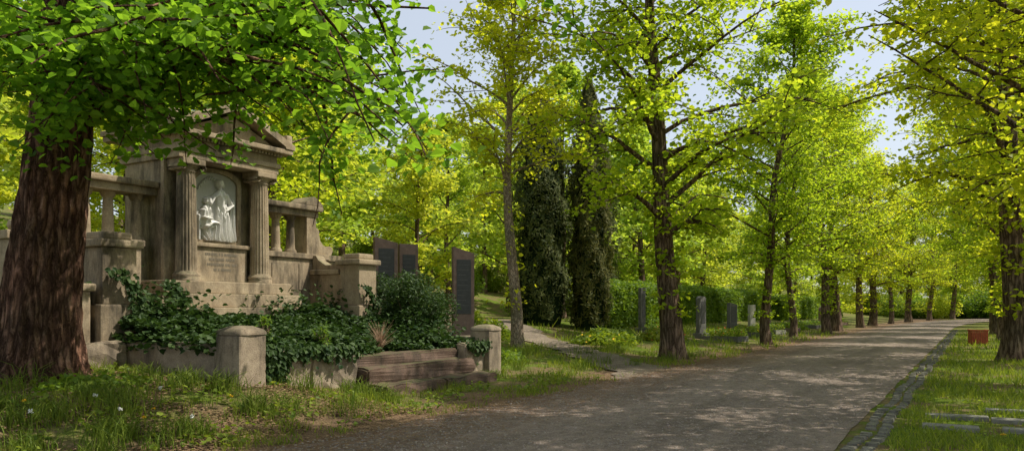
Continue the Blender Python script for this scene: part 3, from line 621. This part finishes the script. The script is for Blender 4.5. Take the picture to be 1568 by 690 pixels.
def cover(name,c,r,n,ls,mat,h,fm=None,seed=0,nf=0):
    g=np.random.default_rng(seed); B=Buf(); a=g.uniform(0,6.28,n); q=np.sqrt(g.uniform(0,1,n)); x=c[0]+q*np.cos(a)*r[0]; y=c[1]+q*np.sin(a)*r[1]
    z=zt(x,y)+h*(.6+.4*wob(x*3,y*3,seed))*(1-q**4)*g.uniform(.3,1,n); B.add(*leaves(np.stack([x,y,z],-1),ls,g,.6,.1,QUAD),0); ms=[mat]
    if fm: 
        k=g.integers(0,n,nf); P=np.stack([x[k],y[k],z[k]+.06],-1); B.add(*leaves(P,.09,g,.8,0,QUAD),1); ms.append(fm)
    new_obj(name,B.mesh(name,ms))
cover('flower_bed',(24.8,10.9),(1.5,1.0),3500,.13,M_hedge,.6,M_yelf,1,40)
cover('flower_bed',(26.5,11.4),(1.6,1.0),3500,.13,M_grass,.55,M_whf,2,40)
cover('flower_bed',(29.5,10.5),(1.6,.8),3000,.12,M_grass,.5,M_red,3,70)
cover('flower_bed',(22.2,14.4),(1.3,1.0),2500,.13,M_hedge,.9,M_or,4,40)
cover('flower_bed',(35.5,9.4),(1.6,.6),2000,.12,M_hedge,.5,M_red,5,60)
cover('flower_bed',(41,9.4),(2.,.6),2000,.12,M_grass,.5,M_yelf,6,60)
cover('flower_bed',(50,9.6),(3.,.8),2500,.14,M_hedge,.7,M_whf,9,60)
cover('ground_cover',(16,10.5),(1.6,1.2),3500,.1,M_hedge,.5,None,7)
cover('ground_cover',(5.9,9.6),(.8,.4),500,.08,M_hedge,.25,None,8)

# ------------------------------------------------------------------ grass blades
SL=[(11.1,.25,.62,.24),(12.2,.2,.75,.22),(12.1,-.55,.7,.24),(11.2,-.6,.6,.22),(13.2,-.5,.7,.24),(12.9,-1.2,.7,.24)]
def off_slab(t,D):
    k=np.ones(np.shape(t),bool)
    for x,y,w_,l_ in SL: k&=~((abs(t-x)<l_/2+.03)&(abs(D-y)<w_/2+.02))
    return k
def grass():
    B=Buf()
    for (r0,r1,dens,hh,ww) in ((3,9,1500,.06,.008),(9,16,700,.065,.012),(16,28,220,.08,.02),(28,50,45,.11,.035)):
        n=int(dens*math.pi/4*(r1**2-r0**2)*1.05)
        rad=np.sqrt(R.uniform(r0*r0,r1*r1,n)); an=math.radians(30.5)+R.uniform(-.80,.72,n)
        t=rad*np.cos(an); D=rad*np.sin(an); pd=path_d(t,D)
        k=((D>6.35+.25*wob(t*2,D))|(D<.82+.08*wob(t*4,D)))&(D<17)&(pd>.50+R.uniform(0,.5,n))&~((t>7.3)&(t<14.2)&(D>8.6)&(D<13.4))&~((t>9.7)&(t<13.2)&(D>8)&(D<9))&off_slab(t,D)
        pat=wob(t*1.7,D*1.7,5)+.6*wob(t*5,D*5,2)
        k&=(R.uniform(-1.2,.6,n)<pat*1.7+ss(6.6,8.8,D)*.2-.35*(t<8)*(D>5)+np.where(D<.8,.8,0)-.72)
        t=t[k];D=D[k];m=len(t); pat=pat[k]; tf=np.maximum(0,wob(t*7,D*7,8))**2*1.6
        h=hh*R.uniform(.4,1.5,m)*(1+.45*pat+tf)*np.where(D>7.5,1.25,.95); h=np.maximum(h,.02)
        a=R.uniform(0,6.28,m); le=R.uniform(0,1.0,m)*h; la=R.uniform(0,6.28,m)
        b=np.stack([t,D,zt(t,D)-.005],-1); wx=np.stack([np.cos(a),np.sin(a),0*a],-1)*(ww/2*R.uniform(.7,1.4,m))[:,None]
        tip=b+np.stack([np.cos(la)*le,np.sin(la)*le,h],-1)
        V=np.stack([b-wx,b+wx,tip+wx*.25,tip-wx*.25],1).reshape(-1,3); F=np.arange(4*m).reshape(-1,4); B.add(V,F,0)
    return B.mesh('grass',[M_grass])
new_obj('grass',grass())
B=Buf(); n=9000; t=R.uniform(3,15,n); D=R.uniform(6.6,11.5,n); k=(wob(t*3,D*3,9)>.15)&~((t>7.3)&(D>8.6))&~((t>9.6)&(D>7.9)); t=t[k];D=D[k]
B.add(*leaves(np.stack([t,D,zt(t,D)+R.uniform(.01,.12,len(t))],-1),.065,R,1.0,0.,HEART),0)
n=3500; t=R.uniform(2,16,n); D=R.uniform(-2.5,.7,n); k=(wob(t*3,D*3,4)>.2)&off_slab(t,D); t=t[k];D=D[k]; B.add(*leaves(np.stack([t,D,zt(t,D)+R.uniform(.01,.05,len(t))],-1),.05,R,1.2,0.,HEART),0)
tufts=[(4.3,7.0,160),(4.9,7.6,160),(5.6,7.3,120),(4.6,8.3,160),(5.3,8.2,100),(9.4,8.35,70),(13.6,8.4,80),(6.9,8.5,100),(4.0,7.6,160),(4.4,9.0,120)]
for _ in range(60):
    x,y=R.uniform(3.6,9.4),R.uniform(6.9,10.4)
    if x>7.2 and y>8.5: continue
    tufts.append((x,y,int(R.uniform(20,70))))
for _ in range(25): tufts.append((R.uniform(14.3,24),R.uniform(6.9,10),40))
for (x,y,nn_) in tufts:
    sc_=R.uniform(.6,1.3)
    for k in range(nn_):
        bx_=x+R.normal(0,.12);by=y+R.normal(0,.12); a=R.uniform(0,6.28); l=R.uniform(.12,.32)*sc_; s=l*R.uniform(.1,.8); zb=float(zt(bx_,by))
        p=np.array([[bx_,by,zb],[bx_+math.cos(a)*s*.3,by+math.sin(a)*s*.3,zb+l*.65],[bx_+math.cos(a)*s,by+math.sin(a)*s,zb+l*.9]]); B.add(*tube(p,[.005,.004,.001],3),0)
new_obj('weeds',B.mesh('weeds',[M_grass]))
B=Buf(); n=32000; t=R.uniform(2,30,n); D=6.3+R.normal(0,.8,n); k=(D>3.5)&(D<9)&~((t>9.7)&(t<13.2)&(D>8)); t=t[k];D=D[k]
B.add(*leaves(np.stack([t,D,np.maximum(zt(t,D),np.where(D<6.3,.03,0))+.008+.012*R.uniform(0,1,len(t))],-1),.028,R,4,0,QUAD),0)
n=7000; t=R.uniform(3,40,n); D=R.uniform(1.0,6.2,n); B.add(*leaves(np.stack([t,D,.048+0*t],-1),.024,R,5,0,QUAD),0)
n=26000; t=R.uniform(3.5,9,n); D=R.uniform(6.8,10.6,n); k=~((t>7.3)&(D>8.6))&(wob(t*2,D*2,1)>-.3); t=t[k];D=D[k]; B.add(*leaves(np.stack([t,D,zt(t,D)+.012+R.uniform(0,.04,len(t))],-1),.036,R,3,0,QUAD),0)
new_obj('leaf_litter',B.mesh('leaf_litter',[M_dry]))
dl=[(4.85,7.9,.34,0),(4.9,7.55,.30,0),(5.1,7.45,.22,1),(5.25,7.5,.28,1),(5.5,7.2,.25,0),(4.4,8.4,.2,1),(10.2,-.3,.1,1),(7.6,-.2,.1,1),(8.3,.3,.1,1),(5.9,8.3,.2,0),(4.2,7.9,.25,0),(6.6,7.9,.15,1)]
for i,(x,y,h,kind) in enumerate(dl):
    B=Buf(); zb=float(zt(x,y)); p=np.array([[0,0,0],[.01,.01,h*.6],[.0,.02,h]]); B.add(*tube(p,[.004,.0035,.003],5),0)
    n=60; dv=R.normal(size=(n,3))
    if kind: dv[:,2]=abs(dv[:,2])*.5
    dv=nz(dv)*.017; B.add(*leaves(dv+np.array([0,.02,h]),.013,R,.3,0,QUAD),1)
    B.add(*leaves(np.array([[R.normal(0,.02),R.normal(0,.02),.02] for _ in range(7)]),.12,R,1.5,0,NARROW),0)
    o=new_obj('dandelion',B.mesh('dandelion',[M_grass,M_yelf if kind else M_whf])); o.location=(x,y,zb)
for i,(x,y,w_,l_) in enumerate(SL):
    box('flat_grave_marker' if i==0 else 'flat_grave_marker.%03d'%i,x-l_/2,x+l_/2,y-w_/2,y+w_/2,-.05,.05,M_slab,None,.012,R.uniform(-.06,.06))
bn=empty('red_waste_bin',(36.3,-.15,0),.2)
for k in range(9): box('slat_%d'%k,-.27+k*.062,-.22+k*.062,-.3,-.27,.05,.58,M_bin,bn,.004); box('slat_b%d'%k,-.27+k*.062,-.22+k*.062,.27,.3,.05,.58,M_bin,bn,.004)
for k in range(9): box('slat_c%d'%k,-.3,-.272,-.265+k*.06,-.215+k*.06,.05,.58,M_bin,bn,.004)
box('bin_liner',-.26,.24,-.26,.26,.05,.5,M_blk,bn,.02); box('rim_a',-.31,.31,-.32,-.26,.58,.63,M_bin,bn,.01); box('rim_b',-.31,.31,.26,.32,.58,.63,M_bin,bn,.01); box('rim_c',-.32,-.26,-.258,.258,.58,.63,M_bin,bn,.01)

# ------------------------------------------------------------------ light
sd=Vector((.30,-.37,.68)).normalized()
sl=bpy.data.lights.new('sun','SUN'); sl.energy=5.0; sl.angle=math.radians(.5); sl.color=(1,.93,.80)
so=bpy.data.objects.new('sun',sl); C.objects.link(so); so.rotation_euler=sd.to_track_quat('Z','Y').to_euler()
w=bpy.data.worlds.new('World'); scn.world=w; w.use_nodes=True; nt=w.node_tree; bg=nt.nodes['Background']
sk=nt.nodes.new('ShaderNodeTexSky'); sk.sky_type='NISHITA'; sk.sun_disc=False; sk.sun_elevation=math.asin(sd.z); sk.sun_rotation=math.atan2(sd.x,sd.y); sk.dust_density=2.5
hz=mixc(nt,.42,sk.outputs[0],(7.4,7.7,8.0))
nt.links.new(hz,bg.inputs[0]); bg.inputs[1].default_value=.145
# ------------------------------------------------------------------ camera
cd=bpy.data.cameras.new('camera'); co=bpy.data.objects.new('camera',cd); C.objects.link(co); co.location=(0,0,1.5); co.rotation_euler=(math.radians(90),0,math.radians(-59.5))
cd.lens=27.55; cd.sensor_width=36; cd.shift_y=.08; cd.clip_end=2000; cd.clip_start=.05; scn.camera=co
scn.view_settings.view_transform='Standard'; scn.view_settings.look='None'; scn.view_settings.exposure=0
